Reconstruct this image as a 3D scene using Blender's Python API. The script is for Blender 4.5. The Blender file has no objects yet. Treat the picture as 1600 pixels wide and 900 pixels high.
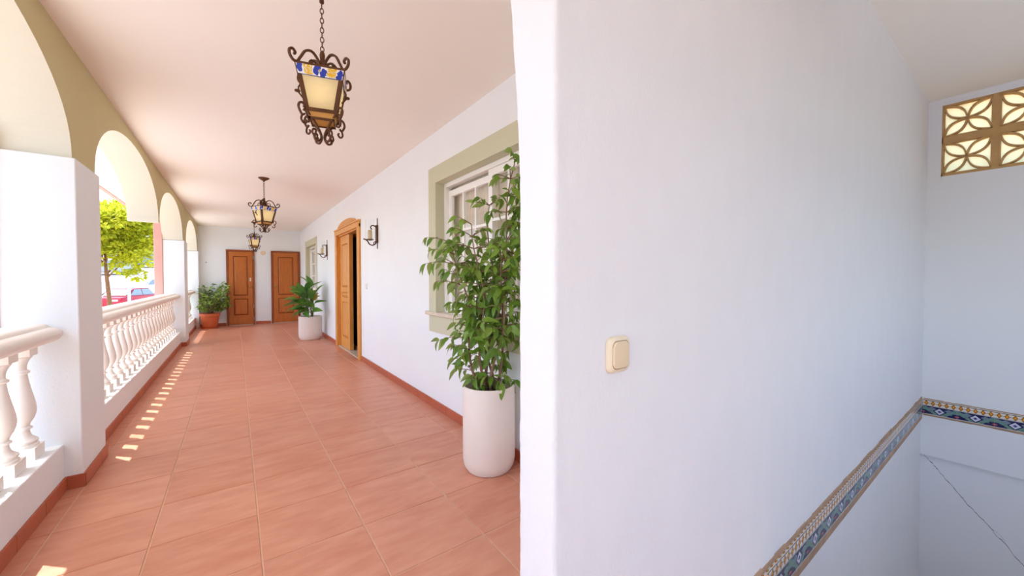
import bpy, bmesh, math, random
from mathutils import Vector, Matrix
R = math.radians
PI = math.pi
scene = bpy.context.scene
COL = scene.collection

# ------------------------------------------------------------------ camera
cam_d = bpy.data.cameras.new('camera'); cam = bpy.data.objects.new('camera', cam_d); COL.objects.link(cam)
cam_d.sensor_width = 36.0; cam_d.lens = 591.7/1600*36.0
cam_d.clip_start = .02; cam_d.clip_end = 600
cam.location = (0, 0, 1.245)
cam.rotation_euler = (PI/2-.022775, 0, -.63087)
scene.camera = cam

# ------------------------------------------------------------------ light
world = bpy.data.worlds.new('world'); scene.world = world; world.use_nodes = True
wn = world.node_tree; wn.nodes.clear()
wo = wn.nodes.new('ShaderNodeOutputWorld'); wb = wn.nodes.new('ShaderNodeBackground')
sky = wn.nodes.new('ShaderNodeTexSky'); sky.sky_type = 'NISHITA'; sky.sun_disc = False
sky.sun_elevation = R(63); sky.sun_rotation = R(270); sky.air_density = 1.0; sky.dust_density = 2.0; sky.ozone_density = 1.2
wn.links.new(sky.outputs[0], wb.inputs[0]); wb.inputs[1].default_value = 0.5
wn.links.new(wb.outputs[0], wo.inputs[0])
sun_d = bpy.data.lights.new('sun', 'SUN'); sun = bpy.data.objects.new('sun', sun_d); COL.objects.link(sun)
sun_d.energy = 9.0; sun_d.angle = R(.6); sun_d.color = (1, .95, .88)
sun.rotation_euler = Vector((.51, -.73, -1)).to_track_quat('-Z', 'Y').to_euler(); sun.location = (-6, 5, 12)
scene.view_settings.view_transform = 'Standard'; scene.view_settings.look = 'None'
scene.view_settings.exposure = 0.2; scene.view_settings.gamma = 1.0
scene.view_settings.use_curve_mapping = False
scene.cycles.max_bounces = 14; scene.cycles.diffuse_bounces = 10; scene.cycles.transparent_max_bounces = 16
scene.cycles.sample_clamp_indirect = 8

# ------------------------------------------------------------------ node helpers
def lin(c):
    return tuple(((v/255)/12.92 if v/255 <= .04045 else ((v/255+.055)/1.055)**2.4) for v in c)+(1,)
class S:
    """a scalar socket with operators"""
    def __init__(s, nt, sock): s.nt, s.k = nt, sock
    def _m(s, op, *o, clamp=False):
        n = s.nt.nodes.new('ShaderNodeMath'); n.operation = op; n.use_clamp = clamp
        for i, v in enumerate((s,)+o):
            if isinstance(v, S): s.nt.links.new(v.k, n.inputs[i])
            else: n.inputs[i].default_value = v
        return S(s.nt, n.outputs[0])
    def __add__(s, o): return s._m('ADD', o)
    def __sub__(s, o): return s._m('SUBTRACT', o)
    def __mul__(s, o): return s._m('MULTIPLY', o)
    def abs(s): return s._m('ABSOLUTE')
    def fract(s): return s._m('FRACT')
    def sin(s): return s._m('SINE')
    def lt(s, o): return s._m('LESS_THAN', o)
    def gt(s, o): return s._m('GREATER_THAN', o)
    def max(s, o): return s._m('MAXIMUM', o)
    def min(s, o): return s._m('MINIMUM', o)
    def sq(s): return s._m('POWER', 2.0)
def mixc(nt, fac, a, b):
    n = nt.nodes.new('ShaderNodeMix'); n.data_type = 'RGBA'
    for idx, v in ((0, fac), (6, a), (7, b)):
        if isinstance(v, S): nt.links.new(v.k, n.inputs[idx])
        elif hasattr(v, 'is_output'): nt.links.new(v, n.inputs[idx])
        else: n.inputs[idx].default_value = v
    return n.outputs[2]
def newmat(name):
    m = bpy.data.materials.new(name); m.use_nodes = True; nt = m.node_tree
    return m, nt, nt.nodes['Principled BSDF']
def coords(nt, kind='Object', scale=(1, 1, 1)):
    tc = nt.nodes.new('ShaderNodeTexCoord'); mp = nt.nodes.new('ShaderNodeMapping')
    nt.links.new(tc.outputs[kind], mp.inputs[0]); mp.inputs['Scale'].default_value = scale
    return mp.outputs[0]
def noise(nt, vec, scale, detail=4, rough=.5):
    n = nt.nodes.new('ShaderNodeTexNoise'); n.inputs['Scale'].default_value = scale
    n.inputs['Detail'].default_value = detail; n.inputs['Roughness'].default_value = rough
    if vec is not None: nt.links.new(vec, n.inputs[0])
    return S(nt, n.outputs[0])
def bump(nt, b, h, strength, dist):
    n = nt.nodes.new('ShaderNodeBump'); n.inputs['Strength'].default_value = strength
    n.inputs['Distance'].default_value = dist; nt.links.new(h.k, n.inputs['Height'])
    nt.links.new(n.outputs[0], b.inputs['Normal'])
def rand_obj(nt):
    n = nt.nodes.new('ShaderNodeObjectInfo'); return S(nt, n.outputs['Random'])
def plain(name, c, rough=.6, metal=0, spec=.5, var=.06, nscale=6, bs=0, bscale=60, bdist=.002, scale=(1, 1, 1)):
    m, nt, b = newmat(name); b.inputs['Roughness'].default_value = rough; b.inputs['Metallic'].default_value = metal
    b.inputs['Specular IOR Level'].default_value = spec
    v = coords(nt, 'Object', scale); f = noise(nt, v, nscale)
    a = lin(c); lo = tuple(x*(1-var*2) for x in a[:3])+(1,); hi = tuple(min(1, x*(1+var)) for x in a[:3])+(1,)
    nt.links.new(mixc(nt, f, lo, hi), b.inputs['Base Color'])
    if bs: bump(nt, b, noise(nt, v, bscale, 5, .6), bs, bdist)
    return m
def wood(name, c1, c2, rough=.4, grain=(14, 14, 1.2)):
    m, nt, b = newmat(name); b.inputs['Roughness'].default_value = rough
    v = coords(nt, 'Object', grain); f = noise(nt, v, 3, 6, .65); g = noise(nt, v, 14, 3, .6)
    h = (f*.7+g*.3-.5)*1.8+.5
    nt.links.new(mixc(nt, h._m('ADD', 0, clamp=True), lin(c1), lin(c2)), b.inputs['Base Color'])
    bump(nt, b, g, .15, .002); return m

WHITE = plain('white_plaster', (236, 241, 243), .85, spec=.2, var=.015, nscale=3, bs=.35, bscale=90, bdist=.004)
STUCCO = plain('stucco_plaster', (230, 230, 232), .9, spec=.15, var=.02, nscale=4, bs=.4, bscale=70, bdist=.004, scale=(2.2, 2.2, 1.0))
CEIL = plain('ceiling_paint', (243, 239, 231), .9, spec=.1, var=.012, nscale=1.2, bs=.08, bscale=40)
SAGE = plain('sage_paint', (203, 203, 176), .8, spec=.2, var=.03, nscale=3, bs=.2, bscale=80)
ARCHP = plain('arch_paint', (204, 194, 150), .85, spec=.15, var=.03, nscale=2, bs=.2, bscale=70)
CREAM = plain('cream_soffit_paint', (222, 220, 204), .85, spec=.15, var=.015, nscale=2, bs=.2, bscale=70)
PINK = plain('pink_facade', (216, 170, 160), .85, spec=.15, var=.06, nscale=5, bs=.4, bscale=70)
GROUT = plain('grout', (222, 186, 156), .9, var=.08, nscale=20)
BAL = plain('white_cast_stone', (244, 240, 234), .7, spec=.3, var=.02, nscale=12, bs=.15, bscale=120)
IRON = plain('wrought_iron', (104, 66, 38), .5, metal=.45, var=.35, nscale=40, bs=.4, bscale=90)
GLASSF = plain('white_window_paint', (243, 243, 240), .4, var=.01)
PINE = wood('honey_pine', (196, 122, 44), (235, 175, 92))
OAK = wood('red_oak', (158, 78, 18), (208, 122, 44), .38)
OAKD = wood('dark_oak_frame', (120, 48, 10), (165, 82, 26), .4)
PINE_SHADE = wood('pine_groove_shade', (170, 98, 32), (200, 132, 60))  # darker groove woods: shade of the door panel recesses put into the colour
OAK_SHADE = wood('oak_groove_shade', (96, 38, 8), (130, 58, 16), .5)
BRASS = plain('brass', (190, 150, 80), .3, metal=1)
STEEL = plain('steel', (170, 170, 170), .3, metal=1)
BEIGE = plain('aged_beige_plastic', (226, 206, 172), .35, var=.03, nscale=8)
BEIGED = plain('aged_beige_plastic_rim', (236, 222, 194), .35, var=.05, nscale=14)
WPLAST = plain('white_plastic', (232, 230, 226), .4)
POTW = plain('cream_ceramic', (232, 222, 212), .55, var=.03, nscale=8, bs=.15, bscale=40)
TERRA = plain('terracotta_pot', (206, 104, 60), .6, var=.06)
SOIL = plain('soil', (58, 40, 28), .95, var=.5, nscale=40, bs=1, bscale=60, bdist=.02)
BARK = plain('fig_bark', (150, 120, 95), .85, var=.25, nscale=30, bs=.5, bscale=80)
GSTEM = plain('green_stem', (110, 120, 60), .7, var=.2)
MARBLE = plain('sill_marble', (214, 200, 180), .35, var=.1, nscale=18)
MORTAR = plain('brown_mortar', (186, 152, 124), .85, var=.25, nscale=14, bs=.6, bscale=50, bdist=.006)
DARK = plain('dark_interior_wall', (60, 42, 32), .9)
CURT = plain('beige_curtain', (226, 218, 202), .9, var=.12, nscale=14, scale=(1, 6, .4))
BLK = plain('crack_dark', (70, 70, 78), .95)
ROAD = plain('asphalt', (176, 172, 170), .9, var=.1, nscale=1)
PAVE = plain('pale_pavement', (214, 204, 190), .9, var=.08, nscale=2)
RED = plain('red_car_paint', (196, 34, 50), .25)
SILV = plain('silver_car_paint', (196, 202, 210), .25)
WCAR = plain('white_car_paint', (236, 238, 240), .25)
BLUEC = plain('blue_car_paint', (120, 158, 178), .25)
CGLASS = plain('car_glass', (150, 164, 172), .08)
RUB = plain('rubber', (28, 28, 30), .8)
TRUNK = plain('street_trunk', (150, 106, 72), .9, var=.3, nscale=12, bs=.5, bscale=30, bdist=.01)
BUILD = plain('pale_facade', (232, 226, 218), .85)
AMBER = plain('amber_tray', (206, 150, 60), .35)
BLOCKM = plain('breeze_block_cement', (200, 162, 108), .85, var=.12, nscale=12, bs=.4, bscale=60)

def leafmat(name, c1, c2, back, rough=.38, trans=.25):
    m, nt, b = newmat(name); b.inputs['Roughness'].default_value = rough
    f = noise(nt, coords(nt, 'Object'), 7, 2); r = rand_obj(nt)
    h = (f*.5+r*.6)._m('ADD', -.05, clamp=True)
    front = mixc(nt, h, lin(c1), lin(c2))
    g = nt.nodes.new('ShaderNodeNewGeometry')
    c = mixc(nt, S(nt, g.outputs['Backfacing']), front, lin(back))
    nt.links.new(c, b.inputs['Base Color'])
    tr = nt.nodes.new('ShaderNodeBsdfTranslucent'); nt.links.new(c, tr.inputs[0])
    mx = nt.nodes.new('ShaderNodeMixShader'); mx.inputs[0].default_value = trans
    nt.links.new(b.outputs[0], mx.inputs[1]); nt.links.new(tr.outputs[0], mx.inputs[2])
    nt.links.new(mx.outputs[0], nt.nodes['Material Output'].inputs[0]); return m
FICUS = leafmat('fig_leaf', (70, 116, 26), (160, 192, 74), (160, 186, 104), trans=.32)
DUMB = leafmat('broad_leaf', (48, 104, 28), (120, 164, 62), (96, 140, 66), .3)
YLEAF = leafmat('yellow_leaf', (170, 160, 30), (200, 190, 50), (180, 170, 60))
BUSH = leafmat('bush_leaf', (104, 146, 52), (190, 208, 100), (110, 140, 70))
TREEL = leafmat('sunlit_tree_leaf', (166, 168, 18), (226, 214, 44), (190, 200, 50), .6, .4)

def glass_mat(name, tint=(1, 1, 1, 1)):
    m, nt, b = newmat(name)
    t = nt.nodes.new('ShaderNodeBsdfTransparent'); t.inputs[0].default_value = tint
    g = nt.nodes.new('ShaderNodeBsdfGlossy'); g.inputs['Roughness'].default_value = .02
    fr = nt.nodes.new('ShaderNodeLayerWeight'); fr.inputs[0].default_value = .5
    f5 = S(nt, fr.outputs['Facing'])._m('POWER', 5.0)*.46+.035
    mx = nt.nodes.new('ShaderNodeMixShader')
    nt.links.new(f5.k, mx.inputs[0]); nt.links.new(t.outputs[0], mx.inputs[1]); nt.links.new(g.outputs[0], mx.inputs[2])
    nt.links.new(mx.outputs[0], nt.nodes['Material Output'].inputs[0]); return m
GLASS = glass_mat('window_glass')
def trans_mat(name, c, spec=.3, tr=.6, var=.1, nscale=12):
    m, nt, b = newmat(name); b.inputs['Roughness'].default_value = .35
    f = noise(nt, coords(nt), nscale, 4); a = lin(c); lo = tuple(x*(1-var*2) for x in a[:3])+(1,)
    col = mixc(nt, f, lo, a); nt.links.new(col, b.inputs['Base Color'])
    t = nt.nodes.new('ShaderNodeBsdfTranslucent'); nt.links.new(col, t.inputs[0])
    mx = nt.nodes.new('ShaderNodeMixShader'); mx.inputs[0].default_value = tr
    nt.links.new(b.outputs[0], mx.inputs[1]); nt.links.new(t.outputs[0], mx.inputs[2])
    nt.links.new(mx.outputs[0], nt.nodes['Material Output'].inputs[0]); return m
LAMPG = trans_mat('frosted_cream_glass', (255, 244, 208), tr=.72)
YPANE = trans_mat('amber_frosted_pane', (254, 247, 226), tr=.92, var=.02)
_nt = YPANE.node_tree; _o = _nt.nodes['Material Output']; _src = _o.inputs[0].links[0].from_socket
_t = _nt.nodes.new('ShaderNodeBsdfTransparent'); _t.inputs[0].default_value = lin((255, 241, 204)); _mx = _nt.nodes.new('ShaderNodeMixShader'); _mx.inputs[0].default_value = .45
_nt.links.new(_src, _mx.inputs[1]); _nt.links.new(_t.outputs[0], _mx.inputs[2]); _nt.links.new(_mx.outputs[0], _o.inputs[0])
WAX = trans_mat('candle_wax', (240, 222, 180), tr=.3)

def tile_mat():
    m, nt, b = newmat('terracotta_floor_tile')
    v = coords(nt, 'Object', (1.6, 5.5, 1)); ri = rand_obj(nt)
    off = nt.nodes.new('ShaderNodeVectorMath'); off.operation = 'ADD'; nt.links.new(v, off.inputs[0])
    cx = nt.nodes.new('ShaderNodeCombineXYZ'); nt.links.new((ri*37).k, cx.inputs[0]); nt.links.new((ri*91).k, cx.inputs[1])
    nt.links.new(cx.outputs[0], off.inputs[1])
    f = noise(nt, off.outputs[0], 2.2, 5, .6)
    h = ((f-.5)*2.2+.42+(ri-.5)*.3)._m('ADD', 0, clamp=True)
    col = mixc(nt, h, lin((198, 130, 102)), lin((216, 158, 130)))
    sp = noise(nt, off.outputs[0], 60, 2).gt(.735)
    col = mixc(nt, sp*.35, col, lin((120, 60, 44)))
    nt.links.new(col, b.inputs['Base Color'])
    nt.links.new((f*.16+.30).k, b.inputs['Roughness']); b.inputs['Specular IOR Level'].default_value = .45
    bump(nt, b, noise(nt, off.outputs[0], 9, 4), .12, .004); return m
TILE = tile_mat()
SKIRT = plain('terracotta_skirting', (186, 98, 66), .42, var=.1, nscale=8)

def uvs(nt):
    n = nt.nodes.new('ShaderNodeUVMap'); sp = nt.nodes.new('ShaderNodeSeparateXYZ'); nt.links.new(n.outputs[0], sp.inputs[0])
    return S(nt, sp.outputs[0]), S(nt, sp.outputs[1])
def border_main():
    m, nt, b = newmat('navy_vine_azulejo'); b.inputs['Roughness'].default_value = .2
    u, v = uvs(nt); nz = noise(nt, coords(nt, 'UV'), 5, 3)
    w = v-.5-((u*(2*PI)).sin()._m('MULTIPLY', .0))
    c = (u*(2*PI)-PI/2).sin()*.30                               # vine rises between the diamonds
    col = lin((22, 24, 78))
    vine = (v-.42+c+(nz-.5)*.35).abs()
    col = mixc(nt, vine.lt(.20), col, lin((94, 140, 150)))
    col = mixc(nt, vine.lt(.115), col, lin((110, 142, 126)))
    col = mixc(nt, (nz.gt(.56))*(vine.lt(.28)), col, lin((84, 124, 112)))
    leaf = ((u-.27).abs()*2.2+(v-.70).abs()*1.5).lt(.34).max(((u-.77).abs()*2.2+(v-.70).abs()*1.5).lt(.30))
    col = mixc(nt, leaf, col, lin((110, 132, 146)))
    red = ((u-.02).abs().min((u-.98).abs())*3+(v-.28).abs()*1.6).lt(.16)
    col = mixc(nt, red, col, lin((190, 96, 110)))
    d = (u-.5).abs()*2.3+(v-.5).abs()
    col = mixc(nt, d.lt(.46), col, lin((26, 28, 88)))
    col = mixc(nt, d.lt(.34), col, lin((206, 206, 224)))
    col = mixc(nt, d.lt(.14), col, lin((60, 70, 130)))
    col = mixc(nt, v.lt(.07).max(v.gt(.96)), col, lin((206, 196, 196)))
    nt.links.new(col, b.inputs['Base Color']); return m
def border_top():
    m, nt, b = newmat('ochre_lozenge_azulejo'); b.inputs['Roughness'].default_value = .2
    u, v = uvs(nt); x = ((u*5).fract()-.5).abs(); y = (v-.42).abs()
    d = x*1.7+y*1.25; col = lin((226, 218, 206))
    col = mixc(nt, y.lt(.03), col, lin((90, 80, 60)))
    col = mixc(nt, d.lt(.60), col, lin((110, 62, 18)))
    col = mixc(nt, d.lt(.47), col, lin((196, 120, 14)))
    col = mixc(nt, d.lt(.20), col, lin((232, 168, 70)))
    col = mixc(nt, (v-.86).abs().lt(.045), col, lin((36, 44, 80)))
    nt.links.new(col, b.inputs['Base Color']); return m
BULB, _nt, _b = newmat('lit_bulb'); _b.inputs['Emission Color'].default_value = (1, .80, .50, 1); _b.inputs['Emission Strength'].default_value = 4.5
AZM, AZT = border_main(), border_top()
def lantern_band():
    m, nt, b = newmat('painted_lantern_tile'); b.inputs['Roughness'].default_value = .2
    u, v = uvs(nt); nz = noise(nt, coords(nt, 'UV', (3, 1, 1)), 4.5, 3); k = (nz-.5)*.9
    col = lin((232, 232, 232))
    def blob(cx, cy, rx, ry, wob=1): return ((((u-cx)*(1/rx)).sq()+((v-cy)*(1/ry)).sq())+k*2.2*wob).lt(1)
    for cx, cy in ((.06, .5), (.42, .42), (.60, .45), (.94, .5), (.46, .8), (.56, .2), (.08, .85), (.92, .15)):
        col = mixc(nt, blob(cx, cy, .062, .34), col, lin((28, 52, 168)))
    for cx in (.25, .76):
        col = mixc(nt, ((u-cx).abs().lt(.095))*((v-.5).abs().lt(.43))*((nz-.44).abs().gt(.03)), col, lin((226, 182, 28)))
    col = mixc(nt, blob(.51, .55, .022, .14, 0), col, lin((170, 160, 120)))
    col = mixc(nt, ((v-.5).abs().gt(.45)), col, lin((60, 66, 110)))
    nt.links.new(col, b.inputs['Base Color']); return m
LBAND = lantern_band()

# ------------------------------------------------------------------ mesh helpers
class MB:
    def __init__(s): s.v, s.f, s.mi, s.uv = [], [], [], {}; s.m = 0
    def poly(s, pts, uv=None):
        i = len(s.v); s.v += [tuple(p) for p in pts]; s.f.append(tuple(range(i, i+len(pts)))); s.mi.append(s.m)
        if uv: s.uv[len(s.f)-1] = uv
    def box(s, x0, y0, z0, x1, y1, z1):
        i = len(s.v)
        s.v += [(x0, y0, z0), (x1, y0, z0), (x1, y1, z0), (x0, y1, z0), (x0, y0, z1), (x1, y0, z1), (x1, y1, z1), (x0, y1, z1)]
        for q in ((3, 2, 1, 0), (4, 5, 6, 7), (0, 1, 5, 4), (1, 2, 6, 5), (2, 3, 7, 6), (3, 0, 4, 7)):
            s.f.append(tuple(i+k for k in q)); s.mi.append(s.m)
        return s
    def lathe(s, prof, c=(0, 0, 0), n=20, cap=True):
        base = len(s.v)
        for r, z in prof:
            for k in range(n):
                a = 2*PI*k/n; s.v.append((c[0]+r*math.cos(a), c[1]+r*math.sin(a), c[2]+z))
        for j in range(len(prof)-1):
            for k in range(n):
                a = base+j*n+k; b2 = base+j*n+(k+1) % n
                s.f.append((a, b2, b2+n, a+n)); s.mi.append(s.m)
        if cap:
            s.f.append(tuple(base+k for k in reversed(range(n)))); s.mi.append(s.m)
            t = base+(len(prof)-1)*n; s.f.append(tuple(t+k for k in range(n))); s.mi.append(s.m)
        return s
    def tube(s, pts, r, n=6, cap=True, flat=1.0):
        pts = [Vector(p) for p in pts]; m = len(pts); base = len(s.v); up = None
        rs = r if isinstance(r, (list, tuple)) else [r]*m
        for i, p in enumerate(pts):
            t = (pts[min(i+1, m-1)]-pts[max(i-1, 0)]).normalized()
            if up is None:
                up = t.cross(Vector((0, 0, 1)));
                if up.length < .1: up = t.cross(Vector((1, 0, 0)))
                up.normalize()
            else:
                up = (up-t*up.dot(t));
                up = up.normalized() if up.length > 1e-6 else t.orthogonal().normalized()
            w = t.cross(up)
            for k in range(n):
                a = 2*PI*k/n; s.v.append(tuple(p+(up*math.cos(a)*flat+w*math.sin(a))*rs[i]))
        for j in range(m-1):
            for k in range(n):
                a = base+j*n+k; b2 = base+j*n+(k+1) % n
                s.f.append((a, b2, b2+n, a+n)); s.mi.append(s.m)
        if cap:
            s.f.append(tuple(base+k for k in reversed(range(n)))); s.mi.append(s.m)
            t0 = base+(m-1)*n; s.f.append(tuple(t0+k for k in range(n))); s.mi.append(s.m)
        return s
    def prism(s, poly, axis, a, b):
        """poly: 2D points; axis 0/1/2 is the extrusion axis"""
        def P(p, h):
            q = [p[0], p[1]]; q.insert(axis, h); return tuple(q)
        i = len(s.v); n = len(poly); s.v += [P(p, a) for p in poly]+[P(p, b) for p in poly]
        s.f.append(tuple(i+k for k in range(n))); s.mi.append(s.m)
        s.f.append(tuple(i+n+k for k in reversed(range(n)))); s.mi.append(s.m)
        for k in range(n):
            k2 = (k+1) % n; s.f.append((i+k, i+n+k, i+n+k2, i+k2)); s.mi.append(s.m)
        return s
    def mesh(s, name, mats, smooth=False, recalc=True):
        me = bpy.data.meshes.new(name); me.from_pydata(s.v, [], s.f)
        for m in (mats if isinstance(mats, (list, tuple)) else [mats]): me.materials.append(m)
        for p, k in zip(me.polygons, s.mi): p.material_index = k
        if s.uv:
            L = me.uv_layers.new(name='UVMap')
            for fi, uv in s.uv.items():
                for li, c in zip(me.polygons[fi].loop_indices, uv): L.data[li].uv = c
        if recalc:
            bm = bmesh.new(); bm.from_mesh(me); bmesh.ops.recalc_face_normals(bm, faces=bm.faces); bm.to_mesh(me); bm.free()
        if smooth:
            for p in me.polygons: p.use_smooth = True
            if smooth == 'auto':
                me.set_sharp_from_angle(angle=R(38))
        return me
def put(name, me, parent=None, loc=None, rot=None, sc=None):
    o = bpy.data.objects.new(name, me); COL.objects.link(o)
    if parent: o.parent = parent
    if loc: o.location = loc
    if rot: o.rotation_euler = rot
    if sc: o.scale = sc
    return o
def obj(name, mb, mats, parent=None, smooth=False, bevel=0, **k):
    o = put(name, mb.mesh(name, mats, smooth), parent, **k)
    if bevel:
        m = o.modifiers.new('bevel', 'BEVEL'); m.width = bevel; m.segments = 2; m.limit_method = 'ANGLE'
    return o
def empty(name, loc=(0, 0, 0), rz=0):
    o = bpy.data.objects.new(name, None); COL.objects.link(o); o.location = loc; o.rotation_euler = (0, 0, rz); o.empty_display_size = .1
    return o
def tag(o, label, cat, group=None, kind=None):
    o['label'] = label; o['category'] = cat
    if group: o['group'] = group
    if kind: o['kind'] = kind
    return o
def struct(o, label, cat): return tag(o, label, cat, kind='structure')
def B(*a): return MB().box(*a)

# ------------------------------------------------------------------ main dimensions
XL, XR, YE, YS, ZC = -.775, 1.55, 12.7, -2.2, 2.64
XO = -1.06                                           # outer face of the arcade
ROWY0, ROWP = 1.1378, .4162
COLX = [-.83, -.747, -.341, .080, .512, .961, 1.39, 1.55]

# ------------------------------------------------------------------ floor
fl = struct(obj('floor', B(-1.16, YS, -.25, 1.80, YE+.2, -.0035), GROUT), 'terracotta tiled veranda floor with pale grout lines', 'floor')
def tile_mesh(w, d, h=.02):
    bm = bmesh.new(); bmesh.ops.create_cube(bm, size=1)
    for v in bm.verts: v.co = Vector((v.co.x*w, v.co.y*d, v.co.z*h-h/2))
    top = [e for e in bm.edges if all(v.co.z > -h*.2 for v in e.verts)]
    bmesh.ops.bevel(bm, geom=top, offset=.0022, segments=1, affect='EDGES')
    me = bpy.data.meshes.new('tile'); bm.to_mesh(me); bm.free(); me.materials.append(TILE); return me
rnd = random.Random(4)
G = .0028
meshes = {}
ks = range(-8, 28)
for c in range(7):
    x0, x1 = COLX[c], COLX[c+1]; w = x1-x0-2*G
    meshes[c] = tile_mesh(w, ROWP-2*G)
    for k in ks:
        y0 = ROWY0+k*ROWP; y1 = y0+ROWP; me = meshes[c]; yc = (y0+y1)/2
        if y1 > YE+.05:
            me = tile_mesh(w, YE-y0-2*G); yc = (y0+YE)/2
            if YE-y0 < .03: continue
        put('tile', me, fl, ((x0+x1)/2, yc, rnd.uniform(-.0003, .0003)))

# ------------------------------------------------------------------ arcade (left wall)
def arch_pts(y0, y1, n=28, rise=.575, spring=1.967):
    c, h = (y0+y1)/2, (y1-y0)/2; out = []
    for i in range(n+1):
        t = PI*(1-i/n); cx, sx = math.cos(t), math.sin(t); e = 2/2.15
        out.append((c+h*math.copysign(abs(cx)**e, cx), spring+rise*abs(sx)**e))
    return out
ARCHES = [(-2.2, .50), (.675, 3.375), (3.83, 6.53), (6.61, 9.25), (9.82, 12.48)]
w = MB(); ZT = 2.95
def slab(y0, y1, z0=1.967):
    w.m = 0; w.poly([(XL, y0, z0), (XL, y0, ZC+.05), (XL, y1, ZC+.05), (XL, y1, z0)])
    w.m = 1; w.poly([(XO, y0, z0), (XO, y1, z0), (XO, y1, ZT), (XO, y0, ZT)])
    w.m = 2; w.poly([(XL, y0, z0), (XL, y1, z0), (XO, y1, z0), (XO, y0, z0)])
prev = None
for (a, b) in ARCHES:
    if prev is not None: slab(prev, a)
    p = arch_pts(a, b)
    for (ya, za), (yb, zb) in zip(p, p[1:]):
        w.m = 0; w.poly([(XL, ya, za), (XL, ya, ZC+.05), (XL, yb, ZC+.05), (XL, yb, zb)])
        w.m = 1; w.poly([(XO, ya, za), (XO, yb, zb), (XO, yb, ZT), (XO, ya, ZT)])
    prev = b
slab(prev, YE)
wl = struct(obj('wall_left', w, [ARCHP, PINK, CREAM]), 'olive beige arcade wall with round arches above the balustrades', 'wall')
for (a, b) in ARCHES:                                   # arch linings: intrados with a small pale edge bead
    s = MB(); p = arch_pts(a, b)
    for (ya, za), (yb, zb) in zip(p, p[1:]):
        s.poly([(XL, ya, za), (XL, yb, zb), (XO, yb, zb), (XO, ya, za)])
    put('arch_lining', s.mesh('arch_lining', CREAM, True, recalc=False), wl)
for (y0, y1, lab) in ((.48, .70, 'white rendered pillar beside the camera on the street side'),
                      (3.345, 3.838, 'nearest white rendered pillar between the first two balustrades'),
                      (9.25, 9.78, 'farther white rendered pillar before the terracotta pot plant')):
    p = struct(empty('pillar', (-.9, (y0+y1)/2, 0)), lab, 'pillar'); cy = (y0+y1)/2
    g = MB(); xs = (-.755, -1.052)
    obj('shaft', B(xs[1]+.9, y0-cy, -.02, xs[0]+.9, y1-cy, 1.962), WHITE, p, bevel=.006)
    obj('outer_pilaster', B(-1.17+.9, y0-cy-.02, -1.5, xs[1]+.9-.001, y1-cy+.02, 2.60), PINK, p, bevel=.008)
ep = struct(obj('trim_1', B(XO, 12.48, 0, XL+.02, YE, 1.96), WHITE), 'narrow white wall end beyond the last balustrade', 'trim')

# eave outside
ev = struct(empty('eave', (-1.5, 5, 2.8)), 'white roof overhang outside the arches with pink fascia', 'eave')
obj('soffit', B(-1.80+1.5, YS-5, 0.01, XO+1.5, 14-5, .12), CEIL, ev)
obj('fascia', B(-1.86+1.5, YS-5, -.005, -1.80+1.5, 14-5, .16), PINK, ev)

# ceiling
struct(obj('ceiling', B(XL-.05, YS, ZC, XR+.25, YE+.2, ZC+.17), CEIL), 'smooth white veranda ceiling the lanterns hang from', 'ceiling')

# ------------------------------------------------------------------ curbs and balustrades
prof = [(.062, 0), (.062, .012), (.052, .018), (.060, .028), (.060, .036), (.048, .046), (.036, .060), (.031, .078),
        (.030, .092), (.040, .098), (.040, .106), (.030, .112), (.034, .128), (.046, .150), (.054, .180), (.056, .205),
        (.053, .235), (.046, .275), (.037, .320), (.030, .365), (.027, .395), (.036, .402), (.036, .412), (.026, .420),
        (.026, .440), (.031, .462), (.040, .478), (.046, .486), (.040, .494)]
def baluster_mesh():
    m = MB(); z0 = .275
    m.box(-.064, -.064, z0, .064, .064, z0+.062)
    m.lathe([(r, z0+.062+z) for r, z in prof], n=20)
    m.box(-.052, -.052, z0+.556, .052, .052, .892)
    return m.mesh('baluster', BAL, 'auto')
BME = baluster_mesh()
RAILP = [(-.100, .884), (.085, .884), (.108, .898), (.122, .922), (.122, .940), (.108, .958), (.086, .966), (.074, .968), (.068, .980), (.050, .990),
         (-.050, .990), (-.068, .980), (-.074, .968), (-.100, .962), (-.122, .94), (-.122, .91)]
def balustrade(y0, y1, first, n, step, lab):
    e = tag(empty('balustrade', (-.945, (y0+y1)/2, 0)), lab, 'balustrade', None); cy = (y0+y1)/2
    obj('handrail', MB().prism([(x, z) for x, z in RAILP], 1, y0-cy, y1-cy), BAL, e, smooth='auto')
    for k in range(n): put('baluster', BME, e, (0, first+k*step-cy, 0))
    return e
balustrade(.70, 3.343, 3.20-10*.2345, 11, .2345, 'nearest white turned balustrade with fat handrail, left of the first pillar')
balustrade(3.839, 9.249, 3.99, 23, .2345, 'long white turned balustrade between the two pillars overlooking the street')
balustrade(9.781, 12.48, 9.93, 11, .2345, 'farthest white turned balustrade beside the terracotta pot')
for (y0, y1, lab) in ((.70, 3.345, 'nearest low white parapet curb under the balustrade'), (3.838, 9.25, 'long low white parapet curb between the pillars'),
                      (9.78, 12.48, 'farthest low white parapet curb near the pot plant')):
    struct(obj('parapet', B(-1.06, y0, -.02, -.83, y1, .274), WHITE, bevel=.005), lab, 'parapet')

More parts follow.
